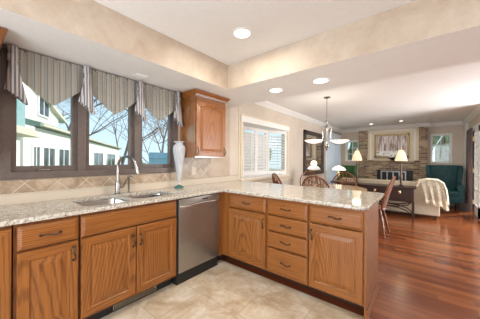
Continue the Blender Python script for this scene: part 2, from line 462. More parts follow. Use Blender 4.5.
def door(parent, fr, s0, s1, t0, t1, hs=None, ht=None, hv=True, arch=0, mats=None, loops=DOOR, name='door', L=.10):
    d = obj(name, panel(B(), fr, s0, s1, t0, t1, loops, arch), mats, parent)
    if hs is not None: obj('handle', pull(B(), fr, hs, ht, L, hv), M['bronze'], d, True, label='dark bronze wavy pull')
    return d
SM = [M['oak_z'], M['oak_y']]; PM = [M['oak_z'], M['oak_x']]; SMH = [M['oak_y'], M['oak_y']]; PMH = [M['oak_x'], M['oak_x']]

# ------------------------------------------------------------------ THE SETTING
H = 2.45
struct('floor', bx(-.0, 2.21, -3.4, .04, -.06, 0), M['tile'])
bm = B(); box(bm, 2.21, 4.8, -3.4, .04, -.06, 0); box(bm, 0, 4.8, .04, 7.4, -.06, 0)
struct('floor_boards', bm, M['wood_floor'])
# walls: left wall x=0 with sink window, bay opening and curtained window
WY0, WY1, WZ0, WZ1 = -1.86, -.25, 1.115, 2.13
BY0, BY1, BZ0, BZ1 = 1.13, 2.84, .92, 2.03
CY0, CY1, CZ0, CZ1 = 5.55, 6.95, .25, 2.15
def wall_x(bm, x0, x1, y0, y1, z0, z1, holes):
    y = y0
    for (a, b, c, d) in holes:
        box(bm, x0, x1, y, a, z0, z1)
        if c > z0: box(bm, x0, x1, a, b, z0, c)
        if d < z1: box(bm, x0, x1, a, b, d, z1)
        y = b
    box(bm, x0, x1, y, y1, z0, z1)
    return bm
struct('wall_left', wall_x(B(), -.15, 0, -3.4, .8, 0, H, [(WY0, WY1, WZ0, WZ1)]), M['faux'])
struct('wall_left_dining', wall_x(B(), -.15, 0, .8, 7.4, 0, H, [(BY0, BY1, BZ0, BZ1), (CY0, CY1, CZ0, CZ1)]), M['wall_in'])
# far wall with two small windows
bm = B()
segs = [(.20, .60, 1.28, 1.97), (2.74, 3.14, 1.25, 2.06)]
x = -.15
for a, b, c, d in segs:
    box(bm, x, a, 7.4, 7.55, 0, H); box(bm, a, b, 7.4, 7.55, 0, c); box(bm, a, b, 7.4, 7.55, d, H); x = b
box(bm, x, 3.65, 7.4, 7.55, 0, H)
struct('wall_back', bm, M['wall_in'])
struct('wall_right', wall_x(B(), 3.5, 3.65, 4.6, 7.4, 0, H, [(4.95, 6.75, 0, 2.08)]), M['wall_in'])
struct('wall_right_return', bx(3.65, 4.8, 4.6, 4.75, 0, H), M['wall_in'])
struct('wall_right_kitchen', wall_x(B(), 4.8, 4.95, -3.4, 4.75, 0, H, [(3.1, 4.5, .2, 2.1)]), M['wall_in'])
bm = B()
box(bm, 0, .7, -3.55, -3.4, 0, H); box(bm, 4.5, 4.8, -3.55, -3.4, 0, H); box(bm, .7, 4.5, -3.55, -3.4, 2.3, H)
struct('wall_front', bm, M['faux'])
struct('ceiling', bx(0, 4.8, -3.4, 7.4, H, H+.08), M['ceil'])
# soffits: white undersides, sponged faces on the kitchen side
SX, SY0, SY1, SZ = .63, .043, .80, 2.15
bm = B(); box(bm, 0, SX, -3.4, SY1, SZ, H-.001); box(bm, SX, 4.8, SY0, SY1, SZ, H-.001)
for f in bm.faces:
    n = f.normal; c = f.calc_center_median()
    f.normal_update()
    if f.normal.x > .5 and c.y < SY0 or f.normal.y < -.5 and c.x > SX: f.material_index = 1
struct('ceiling_soffit', bm, [M['ceil'], M['faux']])
# tile backsplash
bm = B()
box(bm, 0, .010, -3.4, WY0-.02, .914, 1.3); box(bm, 0, .010, WY0-.02, WY1+.02, .914, WZ0-.012)
box(bm, 0, .010, WY1+.02, .36, .914, 1.31); box(bm, 0, .010, .36, 1.02, .914, 1.0)
struct('wall_backsplash', bm, M['splash'])
bm = B(); box(bm, .008, .018, -3.4, 1.02, .992, 1.006, .003)
struct('trim_1', bm, M['splash'])
# crown mouldings
def crown_prof(o, s, z=H): return [(o, z-.10), (o+s*.012, z-.10), (o+s*.02, z-.085), (o+s*.07, z-.035), (o+s*.085, z-.018), (o+s*.09, z), (o, z)]
bm = B(); prism(bm, crown_prof(0, 1), 'y', SY1, 7.4); struct('trim_2', bm, M['white'])
bm = B(); prism(bm, crown_prof(7.4, -1), 'x', 0, .66); prism(bm, crown_prof(7.4, -1), 'x', 2.62, 3.5); struct('trim_3', bm, M['white'])
bm = B(); prism(bm, crown_prof(3.5, -1), 'y', 4.75, 7.4); struct('trim_4', bm, M['white'])
# baseboards
struct('baseboard_left', bx(0, .015, 1.05, 7.4, 0, .10), M['white'])
struct('baseboard_back', bx(2.62, 3.5, 7.385, 7.4, 0, .10), M['white'])
# chair rail under the bay
struct('trim_5', bx(0, .022, 1.05, 3.2, .80, .845, .004), M['wall_pale'])
# corner pilaster strip near right corner
struct('trim_6', bx(3.44, 3.5, 6.93, 7.4, 0, H-.1), M['white'])
# faint cloth-finish moulding: header edge on dining side
struct('trim_7', bx(-.01, .012, 1.02, 1.06, .914, 2.35, .004), M['wall_pale'])

# --- sink window (three lights)
bm = B()
fx0, fx1 = -.10, .022
box(bm, fx0, fx1, WY0, WY1, WZ0-.005, WZ0+.055, .006); box(bm, fx0, fx1, WY0, WY1, WZ1-.06, WZ1, .006)
box(bm, fx0, fx1-.001, WY0+.001, WY0+.06, WZ0+.05, WZ1-.055); box(bm, fx0, fx1-.001, WY1-.06, WY1-.001, WZ0+.05, WZ1-.055)
wmul = [WY0 + (WY1-WY0)*k/3 for k in range(4)]
for y in wmul[1:3]: box(bm, fx0, .012, y-.033, y+.033, WZ0, WZ1, .006)
win = struct('window_1', bm, M['winframe'])
for k in range(3):
    a, b = wmul[k]+(.055 if k == 0 else .03), wmul[k+1]-(.055 if k == 2 else .03)
    bm = B()
    for q in ((a, a+.04, WZ0+.10, WZ1-.10), (b-.04, b, WZ0+.10, WZ1-.10), (a, b, WZ0+.05, WZ0+.10), (a, b, WZ1-.10, WZ1-.05)):
        box(bm, -.075, -.02, *q)
    s_ = obj('window_sash', bm, M['winframe'], win)
    obj('pane', bx(-.052, -.046, a+.035, b-.035, WZ0+.09, WZ1-.09), M['glass'], s_)
    if k != 1:
        yc = (a+b)/2 - (.02 if k == 0 else -.02)
        obj('window_latch', tube(B(), [(.012, yc-.05, WZ0+.065), (.02, yc-.04, WZ0+.068), (.02, yc+.04, WZ0+.066), (.012, yc+.05, WZ0+.062)], .006, 6), M['nickel'], s_, True, label='pale metal crank latch')

# --- bay window with plantation shutters
bay = B()
BP = [(0, BY0), (-.32, 1.50), (-.32, 2.42), (0, BY1)]
bo = [(-.0, BY0-.06), (-.38, 1.45), (-.38, 2.47), (0, BY1+.06)]
for z0, z1 in ((BZ0-.03, BZ0+.012), (BZ1-.075, BZ1+.03)):
    prism(bay, [(.03 if i in (0, 3) else x, y) for i, (x, y) in enumerate(bo)], 'z', z0, z1)
for (x, y) in (BP[1], BP[2]): box(bay, x-.04, x+.012, y-.03, y+.03, BZ0, BZ1)
bayo = struct('window_2', bay, M['white'])
bm = B(); box(bm, -.14, .014, BY0-.05, BY0+.004, BZ0-.02, BZ1+.02, .003); box(bm, -.14, .014, BY1-.004, BY1+.06, BZ0-.02, BZ1+.02, .003); box(bm, -.14, .014, BY0-.05, BY1+.06, BZ1-.003, BZ1+.06, .003); box(bm, -.14, .045, BY0-.07, BY1+.08, BZ0-.04, BZ0+.004, .004)
obj('casing', bm, M['wall_pale'], bayo)
def shutter(p, q, z0, z1, tilt):
    p = Vector((*p, 0)); q = Vector((*q, 0)); d = (q-p); L = d.length; d.normalize(); n = Vector((-d.y, d.x, 0))
    if n.x < 0: n = -n
    def fr(a, z, h): return p + d*a + n*h + Vector((0, 0, z))
    def fbox(bm, a0, a1, z0, z1, h0, h1):
        vs = [bm.verts.new(fr(a, z, h)) for a in (a0, a1) for z in (z0, z1) for h in (h0, h1)]
        for f in ((0, 1, 3, 2), (4, 6, 7, 5), (0, 4, 5, 1), (2, 3, 7, 6), (0, 2, 6, 4), (1, 5, 7, 3)): bm.faces.new([vs[i] for i in f])
    bm = B()
    fbox(bm, 0, .045, z0, z1, 0, .03); fbox(bm, L-.045, L, z0, z1, 0, .03); fbox(bm, .045, L-.045, z0, z0+.08, 0, .03); fbox(bm, .045, L-.045, z1-.07, z1, 0, .03)
    s_ = obj('shutter_panel', bm, M['white'], bayo)
    bm = B(); z = z0+.10; hw = .032
    while z < z1-.08:
        c, s = cos(tilt)*hw, sin(tilt)*hw
        vs = [bm.verts.new(fr(a, z+sz*s+tz, .015+sz*c)) for a in (.045, L-.045) for sz in (-1, 1) for tz in (-.004, .004)]
        for f in ((0, 1, 3, 2), (4, 6, 7, 5), (0, 4, 5, 1), (2, 3, 7, 6), (0, 2, 6, 4), (1, 5, 7, 3)): bm.faces.new([vs[i] for i in f])
        z += .064
    fbox(bm, L/2-.006, L/2+.006, z0+.1, z1-.1, .047, .058)
    obj('louvres', bm, M['white'], s_)
    bm = B(); fbox(bm, .02, L-.02, z0+.03, z1-.03, -.05, -.045)
    obj('pane', bm, M['glass'], s_)
zb0, zb1 = BZ0+.02, BZ1-.078
shutter((-.30, 1.50), (-.30, 1.96), zb0, zb1, R(52)); shutter((-.30, 1.96), (-.30, 2.40), zb0, zb1, R(52))
shutter((-.30, 2.44), (-.02, 2.83), zb0, zb1, R(12)); shutter((-.02, 1.14), (-.30, 1.48), zb0, zb1, R(30))

# --- curtained window on the left wall of the living room
bm = B()
for q in ((CY0, CY0+.06, CZ0, CZ1), (CY1-.06, CY1, CZ0, CZ1), (CY0, CY1, CZ0, CZ0+.06), (CY0, CY1, CZ1-.06, CZ1), (6.22, 6.28, CZ0, CZ1)): box(bm, -.12, .015, *q)
w3 = struct('window_3', bm, M['white'])
obj('pane', bx(-.07, -.064, CY0+.05, CY1-.05, CZ0+.05, CZ1-.05), M['glass'], w3)
# --- two small windows in the back wall
for i, (a, b, c, d) in enumerate(segs):
    bm = B()
    ww = .055
    for q in ((a-ww, a, c-ww, d+ww), (b, b+ww, c-ww, d+ww), (a, b, c-ww, c), (a, b, d, d+ww)): box(bm, q[0], q[1], 7.375, 7.5, q[2], q[3])
    n_ = 2; 
    box(bm, (a+b)/2-.008, (a+b)/2+.008, 7.44, 7.46, c, d)
    for k in (1, 2): box(bm, a, b, 7.44, 7.46, c+(d-c)*k/3-.008, c+(d-c)*k/3+.008)
    o = struct('window_%d' % (4+i), bm, M['white'])
    obj('pane', bx(a, b, 7.465, 7.47, c, d), M['glass'], o)

# --- door in right wall: fixed frame and a white glazed leaf ajar
bm = B()
for q in ((4.9, 4.95, 0, 2.08), (6.75, 6.80, 0, 2.08), (4.9, 6.8, 2.08, 2.14)): box(bm, 3.48, 3.66, *q)
dr = struct('door_1', bm, M['white'])
bm = B()
LY0, LY1 = 5.02, 5.66
for q in ((LY0, LY0+.10, 0.02, 2.06), (LY1-.10, LY1, .02, 2.06), (LY0, LY1, .02, .26), (LY0, LY1, 1.94, 2.06)): box(bm, 3.455, 3.495, *q)
for k in range(1, 5):
    z = .26 + 1.68*k/5; box(bm, 3.465, 3.485, LY0, LY1, z-.012, z+.012)
box(bm, 3.465, 3.485, (LY0+LY1)/2-.012, (LY0+LY1)/2+.012, .26, 1.94)
lf = obj('door_leaf', bm, M['white'], dr, label='white glazed door leaf')
obj('pane', bx(3.473, 3.477, LY0+.1, LY1-.1, .26, 1.94), M['glass'], lf)
bm = B()
for z in (.3, 1.05, 1.8): box(bm, 3.43, 3.456, LY1-.03, LY1+.03, z-.05, z+.05, .004)
obj('hinge', bm, M['brass'], lf, label='brass hinges')

# ------------------------------------------------------------------ KITCHEN: sink run
ZT, ZD, ZM, ZB = .883, .862, .705, .125     # carcass top, drawer top, drawer/door split, door bottom
def sink_cab(name, y0, y1, label):
    t = thing(name, label, 'cabinet', (.3, (y0+y1)/2, 0))
    bm = B()
    box(bm, .02, .585, y0+.001, y1-.001, .105, ZT-.005 if name != 'sink_cabinet' else .69)
    obj('body', bm, M['oak_y'], t); bm = B()
    # face frame
    f = .022
    for q in ((y0+.001, y0+f, .105, ZT-.002), (y1-f, y1-.001, .105, ZT-.002), (y0+f, y1-f, ZD, ZT-.002), (y0+f, y1-f, .105, ZB+.01), (y0+f, y1-f, ZM-.02, ZM+.0)):
        box(bm, .586, .61, *q)
    obj('face_frame', bm, M['oak_dark'], t)
    obj('toe_kick', bx(.02, .53, y0+.001, y1-.001, 0, .104), M['black'], t)
    return t
# left cabinet, partly in view
c1 = sink_cab('base_cabinet', -2.42, -1.85, 'oak base cabinet at the left picture edge, cut off by the frame')
door(c1, sink_fr, -2.41, -1.853, ZB, ZD, -2.36, .6, True, mats=SM)
c2 = sink_cab('base_cabinet', -1.846, -1.508, 'oak base cabinet with one drawer over one door, left of the sink cabinet')
door(c2, sink_fr, -1.83, -1.516, ZM+.006, ZD, -1.67, .785, False, mats=SMH, loops=DRAW, name='drawer')
door(c2, sink_fr, -1.83, -1.516, ZB, ZM-.006, -1.545, .615, True, mats=SM, L=.09)
c3 = sink_cab('sink_cabinet', -1.504, -.686, 'wide oak sink base cabinet with two doors below a plain false drawer front')
door(c3, sink_fr, -1.497, -.692, ZM+.006, ZD, mats=SMH, loops=DRAW, name='false_drawer_front')
door(c3, sink_fr, -1.497, -1.100, ZB, ZM-.006, -1.125, .585, True, mats=SM, L=.09)
door(c3, sink_fr, -1.092, -.692, ZB, ZM-.006, -1.062, .585, True, mats=SM, L=.09)
bm = B()
box(bm, .53, .545, -1.25, -.86, .02, .095)
for k in range(9): box(bm, .545, .552, -1.24, -.87, .026+k*.007, .029+k*.007)
obj('toe_vent', bm, M['nickel'], c3, label='metal floor vent grille in the toe space')
# dishwasher
dw = thing('dishwasher', 'stainless steel dishwasher under the counter beside the corner', 'dishwasher', (.33, -.38, 0))
bm = bx(.03, .60, -.683, -.078, .11, .875); obj('body', bm, M['black'], dw)
bm = B(); box(bm, .60, .632, -.668, -.09, .125, .872, .006); obj('door', bm, M['steel'], dw, True)
bm = B()
n = 16; pts = []
for k in range(n+1):
    q = k/n; pts.append((.632 + .042*min(1, sin(pi*q)*3.2), -.65+q*.545, .800+.012*sin(pi*q)))
tube(bm, pts, .0115, 8); obj('handle', bm, M['chrome'], dw, True, label='bowed bar handle')
obj('control_button', bx(.631, .634, -.36, -.28, .835, .85, .001), M['black'], dw)
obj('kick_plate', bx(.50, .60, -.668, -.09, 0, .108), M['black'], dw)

# corner filler + peninsula cabinets
def pen_cab(x0, x1, label, name='base_cabinet'):
    t = thing(name, label, 'cabinet', ((x0+x1)/2, .3, 0))
    bm = B(); box(bm, x0+.001, x1-.001, .025, .60, .105, ZT-.005)
    f = .02
    for q in ((x0+.001, x0+f, .105, ZT-.002), (x1-f, x1-.001, .105, ZT-.002), (x0+f, x1-f, ZD-.002, ZT-.002), (x0+f, x1-f, .105, ZB+.005)):
        box(bm, q[0], q[1], 0, .026, q[2], q[3])
    obj('body', bm, M['oak_z'], t)
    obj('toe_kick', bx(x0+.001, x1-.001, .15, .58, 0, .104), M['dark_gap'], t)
    return t
cf = thing('corner_cabinet', 'oak blind corner panel between dishwasher and peninsula', 'cabinet', (.3, .3, 0))
bm = B(); box(bm, .02, .61, -.07, .60, .105, ZT-.005); box(bm, .61, .685, 0.0, .5, .105, ZT-.005); obj('body', bm, M['oak_z'], cf)
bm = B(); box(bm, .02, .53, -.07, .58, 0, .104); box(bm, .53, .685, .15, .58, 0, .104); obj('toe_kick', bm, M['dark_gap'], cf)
p1 = pen_cab(.69, 1.242, 'oak peninsula cabinet with drawer over door, next to the inside corner')
door(p1, pen_fr, .72, 1.235, ZM+.006, ZD, .978, .787, False, mats=PMH, loops=DRAW, name='drawer')
door(p1, pen_fr, .72, 1.235, ZB, ZM-.006, 1.205, .60, True, mats=PM, L=.09)
p2 = pen_cab(1.247, 1.700, 'oak peninsula drawer stack with four drawers, between two door cabinets')
for z0, z1 in ((ZM+.006, ZD), (.545, ZM-.006), (.375, .533), (ZB, .363)):
    door(p2, pen_fr, 1.252, 1.694, z0, z1, 1.473, (z0+z1)/2, False, mats=PMH, loops=DRAW, name='drawer')
p3 = pen_cab(1.705, 2.168, 'oak peninsula cabinet with drawer over door, at the open end of the peninsula')
door(p3, pen_fr, 1.711, 2.160, ZM+.006, ZD, 1.94, .787, False, mats=PMH, loops=DRAW, name='drawer')
door(p3, pen_fr, 1.711, 2.160, ZB, ZM-.006, 1.738, .60, True, mats=PM, L=.09)
bm = B(); box(bm, 2.169, 2.184, -.018, .58, 0, ZT-.003, .002)
obj('end_panel', bm, M['oak_z'], p3)
bm = B(); box(bm, 2.184, 2.195, -.018, .58, 0, .09, .004)
obj('shoe_moulding', bm, M['oak_y'], p3)

# counter: curve with sink cut-out turned to mesh
def rounded(pts, rad, n=6):
    out = []
    L = len(pts)
    for i, p in enumerate(pts):
        r = rad[i] if isinstance(rad, (list, tuple)) else rad
        p = Vector(p); a = Vector(pts[i-1]); b = Vector(pts[(i+1) % L])
        if r == 0: out.append(tuple(p)); continue
        u = (a-p).normalized(); v = (b-p).normalized()
        for k in range(n+1):
            t = k/n; q = (1-t)**2*(p+u*r) + 2*t*(1-t)*p + t*t*(p+v*r)
            out.append(tuple(q))
    return out
def curve_slab(name, loops, z0, z1, bev):
    cu = bpy.data.curves.new(name, 'CURVE'); cu.dimensions = '2D'; cu.fill_mode = 'BOTH'
    cu.extrude = (z1-z0)/2-bev; cu.bevel_depth = bev; cu.bevel_resolution = 2; cu.offset = -bev
    for pts in loops:
        sp = cu.splines.new('POLY'); sp.points.add(len(pts)-1); sp.use_cyclic_u = True
        for p_, q in zip(sp.points, pts): p_.co = (q[0], q[1], 0, 1)
    o = bpy.data.objects.new(name, cu); C.objects.link(o)
    me = bpy.data.meshes.new_from_object(o.evaluated_get(bpy.context.evaluated_depsgraph_get()))
    bpy.data.objects.remove(o)
    bm = B(); bm.from_mesh(me); bmesh.ops.translate(bm, verts=bm.verts, vec=(0, 0, (z0+z1)/2))
    return bm
outer = rounded([(.012, -3.38), (.648, -3.38), (.648, -.036), (2.192, -.036), (2.200, .975), (.012, .975)], [0, .0, .03, .07, .10, .0])
bowl1 = rounded([(.13, -1.45), (.54, -1.45), (.54, -1.075), (.13, -1.075)], .07)
bowl2 = rounded([(.16, -1.035), (.50, -1.035), (.50, -.60), (.16, -.60)], .10)
ct = curve_slab('countertop', [outer, bowl1, bowl2], .884, .914, .006)
counter = solo('granite_countertop', ct, M['granite'], 'speckled pale granite countertop running along the sink wall and over the peninsula', 'countertop', True)

# sink
sk = thing('kitchen_sink', 'stainless steel double-bowl undermount sink below the window', 'sink', (.33, -1.03, .70))
def bowl(rim, depth):
    bm = B(); cx = sum(p[0] for p in rim)/len(rim); cy = sum(p[1] for p in rim)/len(rim)
    rings = []
    for s, z in ((1.06, .8835), (1.0, .8835), (.985, .87), (.93, .883-depth+.03), (.86, .883-depth), (.12, .883-depth-.006), (.10, .883-depth-.012)):
        rings.append([bm.verts.new((cx+(x-cx)*s, cy+(y-cy)*s, z)) for x, y in rim])
    n = len(rim)
    for a, b in zip(rings, rings[1:]):
        for k in range(n): bm.faces.new((a[k], a[(k+1) % n], b[(k+1) % n], b[k]))
    bm.faces.new(rings[-1]); return bm
obj('sink_bowl', bowl(bowl1, .18), M['chrome'], sk, True); obj('sink_bowl', bowl(bowl2, .16), M['chrome'], sk, True)
# faucet
fy = -1.03; fx = .085
fa = thing('kitchen_faucet', 'brushed nickel high-arc pull-down faucet behind the double sink', 'faucet', (fx, fy, .9145))
bm = lathe(B(), [(.032, 0), (.032, .008), (.024, .016), (.022, .10), (.019, .125), (.013, .14)], fx, fy, 20, .9145)
obj('base', bm, M['nickel'], fa, True)
pts = []
dx, dy = .93, .36
for k in range(4): pts.append((fx, fy, 1.05+k*.045))
for k in range(1, 15):
    a = pi - k/14*(pi*.93); rr = .118
    h = rr + rr*cos(a)
    pts.append((fx+dx*h, fy+dy*h, 1.185+rr*sin(a)))
bm = tube(B(), pts, .0145, 12); sp_ = obj('spout', bm, M['nickel'], fa, True)
e = Vector(pts[-1]); d_ = (e-Vector(pts[-2])).normalized()
bm = tube(B(), [e, e+d_*.02, e+d_*.07, e+d_*.085], [.013, .017, .018, .014], 10)
obj('spray_head', bm, M['nickel'], fa, True)
bm = B(); tube(bm, [(fx, fy, .985), (fx+.01, fy+.04, .99), (fx+.012, fy+.058, 1.0)], [.014, .014, .012], 8)
tube(bm, [(fx+.012, fy+.052, .995), (fx+.03, fy+.075, 1.055), (fx+.045, fy+.085, 1.075)], [.009, .007, .006], 8)
obj('lever_handle', bm, M['nickel'], fa, True)
# soap dispenser behind, short post seen left of lever
bm = lathe(B(), [(.018, 0), (.018, .006), (.009, .012), (.009, .16), (.013, .165), (.013, .18), (.006, .186)], .07, -.91, 14, .9145)
tube(bm, [(.07, -.91, 1.09), (.10, -.905, 1.095), (.125, -.90, 1.085)], .005, 6)
solo('soap_dispenser', bm, M['nickel'], 'slim nickel soap dispenser post just right of the faucet', 'soap dispenser', True)

# tall frosted glass vase
vx, vy = .105, -.29
v_ = thing('tall_vase', 'tall frosted white glass amphora vase on a blue-green foot, on the counter by the window', 'vase', (vx, vy, .9145))
prof = [(.012, .035), (.014, .06), (.010, .075), (.018, .10), (.022, .16), (.030, .24), (.046, .36), (.058, .46), (.060, .50), (.052, .535), (.036, .555), (.034, .57), (.050, .585), (.052, .59), (.047, .588), (.032, .57), (.05, .51), (.054, .47), (.04, .36), (.02, .2), (.004, .12)]
prof = [(r_*(1.32 if z_ > .09 else 1), z_) for r_, z_ in prof]
obj('vase_body', lathe(B(), prof, vx, vy, 28, .9145), M['frost'], v_, True)
obj('foot', lathe(B(), [(.055, 0), (.060, .006), (.058, .014), (.045, .022), (.014, .036)], vx, vy, 28, .9145), M['tealglass'], v_, True, label='blue-green glass foot')

# electrical outlet plates on backsplash
op = thing('outlet_plate', 'tan outlet cover plate on the tiled wall below the upper cabinet', 'outlet', (.010, .02, 1.08))
obj('plate', bx(.0105, .016, -.02, .06, 1.06, 1.17, .002), M['splash'], op)

# upper cabinets
def upper_fr(s, t, d): return Vector((.31+d, s, t))
uc = thing('upper_cabinet', 'oak wall cabinet with an arched door, right of the sink window', 'cabinet', (.15, .06, 1.30))
obj('body', bx(.002, .31, -.205, .345, 1.30, 2.09, .002), M['oak_gloss'], uc)
door(uc, upper_fr, -.195, .335, 1.315, 2.06, .312, 1.385, True, arch=.05, mats=SM, L=.085)
obj('handle', pull(B(), upper_fr, -.180, 1.385, .085, True), M['bronze'], uc, True, label='dark hinge-side pull')
def cab_crown(y0, y1, z):
    bm = B()
    prof = [(0, 0), (.008, 0), (.012, .015), (.035, .045), (.042, .058)]
    rings = []
    if z < 2.05: prof = [(a, b*2.4) for a, b in prof]
    for o_, dz in prof:
        rings.append([bm.verts.new(q) for q in ((.002, y0-o_, z+dz), (.33+o_, y0-o_, z+dz), (.33+o_, y1+o_, z+dz), (.002, y1+o_, z+dz))])
    for a, b in zip(rings, rings[1:]):
        for k in range(4): bm.faces.new((a[k], a[(k+1) % 4], b[(k+1) % 4], b[k]))
    bm.faces.new(rings[0]); bm.faces.new(rings[-1]); return bm
obj('crown_moulding', cab_crown(-.205, .345, 2.085), M['oak_y'], uc)
ul = thing('upper_cabinet', 'dark corner of the oak wall cabinet crown at the top left picture edge', 'cabinet', (.15, -2.4, 1.30))
obj('body', bx(.002, .31, -2.9, -1.905, 1.30, 2.09, .002), M['oak_z'], ul)
door(ul, upper_fr, -2.42, -1.915, 1.315, 2.03, mats=SM)
obj('crown_moulding', cab_crown(-2.9, -1.893, 2.0), M['oak_dark'], ul)

# valance
va = thing('window_valance', 'striped zigzag fabric valance hung across the top of the sink window', 'valance', (.08, -1.05, 2.13))
ks = [-1.80, -1.31, -.80, -.305]
def vz(y):
    for a, b in zip(ks, ks[1:]):
        if a <= y <= b:
            mid = (a+b)/2; hw = (b-a)/2
            return 1.73 + .21*(abs(y-mid)/hw)**1.15
    return 1.93
for i, (a, b) in enumerate(zip(ks, ks[1:])):
    def fn(u, v, a=a, b=b):
        y = a+(b-a)*u; zt = 2.135; z = zt + (vz(y)-zt)*v
        return (.065 + .012*sin(u*2*pi*5)*(.3+.7*v) + .01*v, y, z)
    obj('swag', sheet(B(), fn, 40, 10, .004), M['stripe'], va, True)
for i, k in enumerate(ks):
    bm = B()
    lean = (.025, .0, .0, -.01)[i]
    def fn(u, v, k=k, lean=lean):
        a = u*2*pi; wd = .016 + .042*v**.8; f_ = 1 + .22*sin(7*a)*v
        return (.108 + (.014+.018*v)*cos(a)*f_, k + wd*sin(a)*f_ + lean*v, 2.035 - .29*v - .05*sin(a)*v)
    sheet(bm, fn, 24, 10)
    obj('tail', bm, M['tail'], va, True, label='grey-lined striped tail hanging from a knot')
    bm = ico(B(), (.10, k, 2.045), (.03, .035, .045), 2); tube(bm, [(.10, k, 2.06), (.09, k, 2.13)], [.025, .03], 8)
    obj('knot', bm, M['tail'], va, True)
obj('curtain_rod', bx(.024, .062, -1.86, -.26, 2.118, 2.142), M['winframe'], va)

# ------------------------------------------------------------------ ceiling lights
def can(x, y, z, label, r=.075, power=10, nm='recessed_light'):
    t = thing(nm, label, 'ceiling light', (x, y, z))
    t['group'] = 'recessed ceiling lights'
    bm = B(); lathe(bm, [(r, -.006), (r+.018, -.004), (r+.02, 0), (r, 0)], x, y, 28, z)
    obj('trim_ring', bm, M['white'], t, True)
    obj('bulb', lathe(B(), [(0, -.0075), (r*.97, -.0075), (r, -.005), (r, -.002)], x, y, 28, z), M['bulb'], t, True)
    d = bpy.data.lights.new('can_beam', 'AREA'); d.shape = 'DISK'; d.size = r*1.6; d.energy = power; d.color = (1, .93, .82); d.specular_factor = .35
    o = bpy.data.objects.new('can_beam', d); C.objects.link(o); o.location = (x, y, z-.02)
can(1.22, -.41, H, 'recessed ceiling light in the raised kitchen ceiling')
can(1.09, .43, SZ, 'smaller-looking left recessed light in the dropped header', power=6)
can(1.65, .43, SZ, 'right recessed light in the dropped header above the peninsula', power=6)
can(3.6, -1.6, H, 'recessed ceiling light in the kitchen ceiling behind the camera')
can(2.0, 6.15, H, 'recessed light in living room ceiling toward the fireplace, in front of the right brick column', .05, 4)
can(1.2, 6.3, H, 'recessed light in living room ceiling toward the fireplace, above the left lamp', .05, 4)
# ceiling vent in soffit underside
vb = B(); box(vb, .17, .27, -.93, -.80, SZ-.005, SZ-.001)
for k in range(5): box(vb, .18+k*.018, .19+k*.018, -.92, -.81, SZ-.009, SZ-.005)
solo('ceiling_vent', vb, M['white'], 'small white vent in the soffit above the valance', 'vent')

# ------------------------------------------------------------------ chandelier
cx, cy = 1.12, 2.25
ch = thing('chandelier', 'brushed nickel chandelier with frosted glass bowl shades over the dining table', 'chandelier', (cx, cy, H))
obj('canopy', lathe(B(), [(.062, 0), (.06, -.012), (.03, -.022), (.008, -.03)], cx, cy, 20, H), M['nickel'], ch, True)
obj('chain', tube(B(), [(cx, cy, H-.02), (cx, cy, 2.03)], .006, 6), M['nickel'], ch, True)
bm = lathe(B(), [(.004, 2.04), (.016, 2.02), (.022, 1.98), (.012, 1.95), (.026, 1.91), (.034, 1.86), (.018, 1.82), (.010, 1.80), (.010, 1.62), (.028, 1.59), (.045, 1.55), (.038, 1.52), (.016, 1.50), (.022, 1.48), (.008, 1.455)], cx, cy, 18)
obj('stem', bm, M['nickel'], ch, True)
for k in range(2):
    a = R(39) + k*pi
    ux, uy = cos(a), sin(a)
    pts = [(cx+ux*.02, cy+uy*.02, 1.85), (cx+ux*.06, cy+uy*.06, 1.92), (cx+ux*.09, cy+uy*.09, 1.86), (cx+ux*.07, cy+uy*.07, 1.72), (cx+ux*.10, cy+uy*.10, 1.60), (cx+ux*.18, cy+uy*.18, 1.565), (cx+ux*.23, cy+uy*.23, 1.585)]
    ar = obj('arm', tube(B(), pts, .007, 6), M['nickel'], ch, True)
    bm = lathe(B(), [(.02, 0), (.07, .008), (.13, .03), (.165, .058), (.168, .062), (.12, .045), (.06, .025), (.01, .018)], cx+ux*.24, cy+uy*.24, 26, 1.585)
    obj('bowl_shade', bm, M['bowl_glass'], ar, True, label='lit frosted glass bowl')
pl = bpy.data.lights.new('chandelier_glow', 'POINT'); pl.energy = 9; pl.color = (1, .92, .8); pl.shadow_soft_size = .2; pl.specular_factor = .1
po = bpy.data.objects.new('chandelier_glow', pl); C.objects.link(po); po.location = (cx, cy, 1.76)

# ------------------------------------------------------------------ dining table and chairs
TX, TY = 1.15, 2.50
dt = thing('dining_table', 'round light wood dining table behind the peninsula', 'table', (TX, TY, 0))
obj('tabletop', lathe(B(), [(.53, 0), (.585, .006), (.60, .018), (.59, .03), (0, .032)], TX, TY, 48, .72), M['pale_wood'], dt, True)
obj('pedestal', lathe(B(), [(.07, .12), (.09, .2), (.05, .3), (.045, .45), (.08, .58), (.06, .68), (.18, .72)], TX, TY, 20), M['pale_wood'], dt, True)
for k in range(4):
    a = R(45)+k*pi/2
    obj('leg', tube(B(), [(TX+cos(a)*.05, TY+sin(a)*.05, .2), (TX+cos(a)*.2, TY+sin(a)*.2, .12), (TX+cos(a)*.36, TY+sin(a)*.36, .025)], [.04, .035, .025], 8), M['pale_wood'], dt, True)

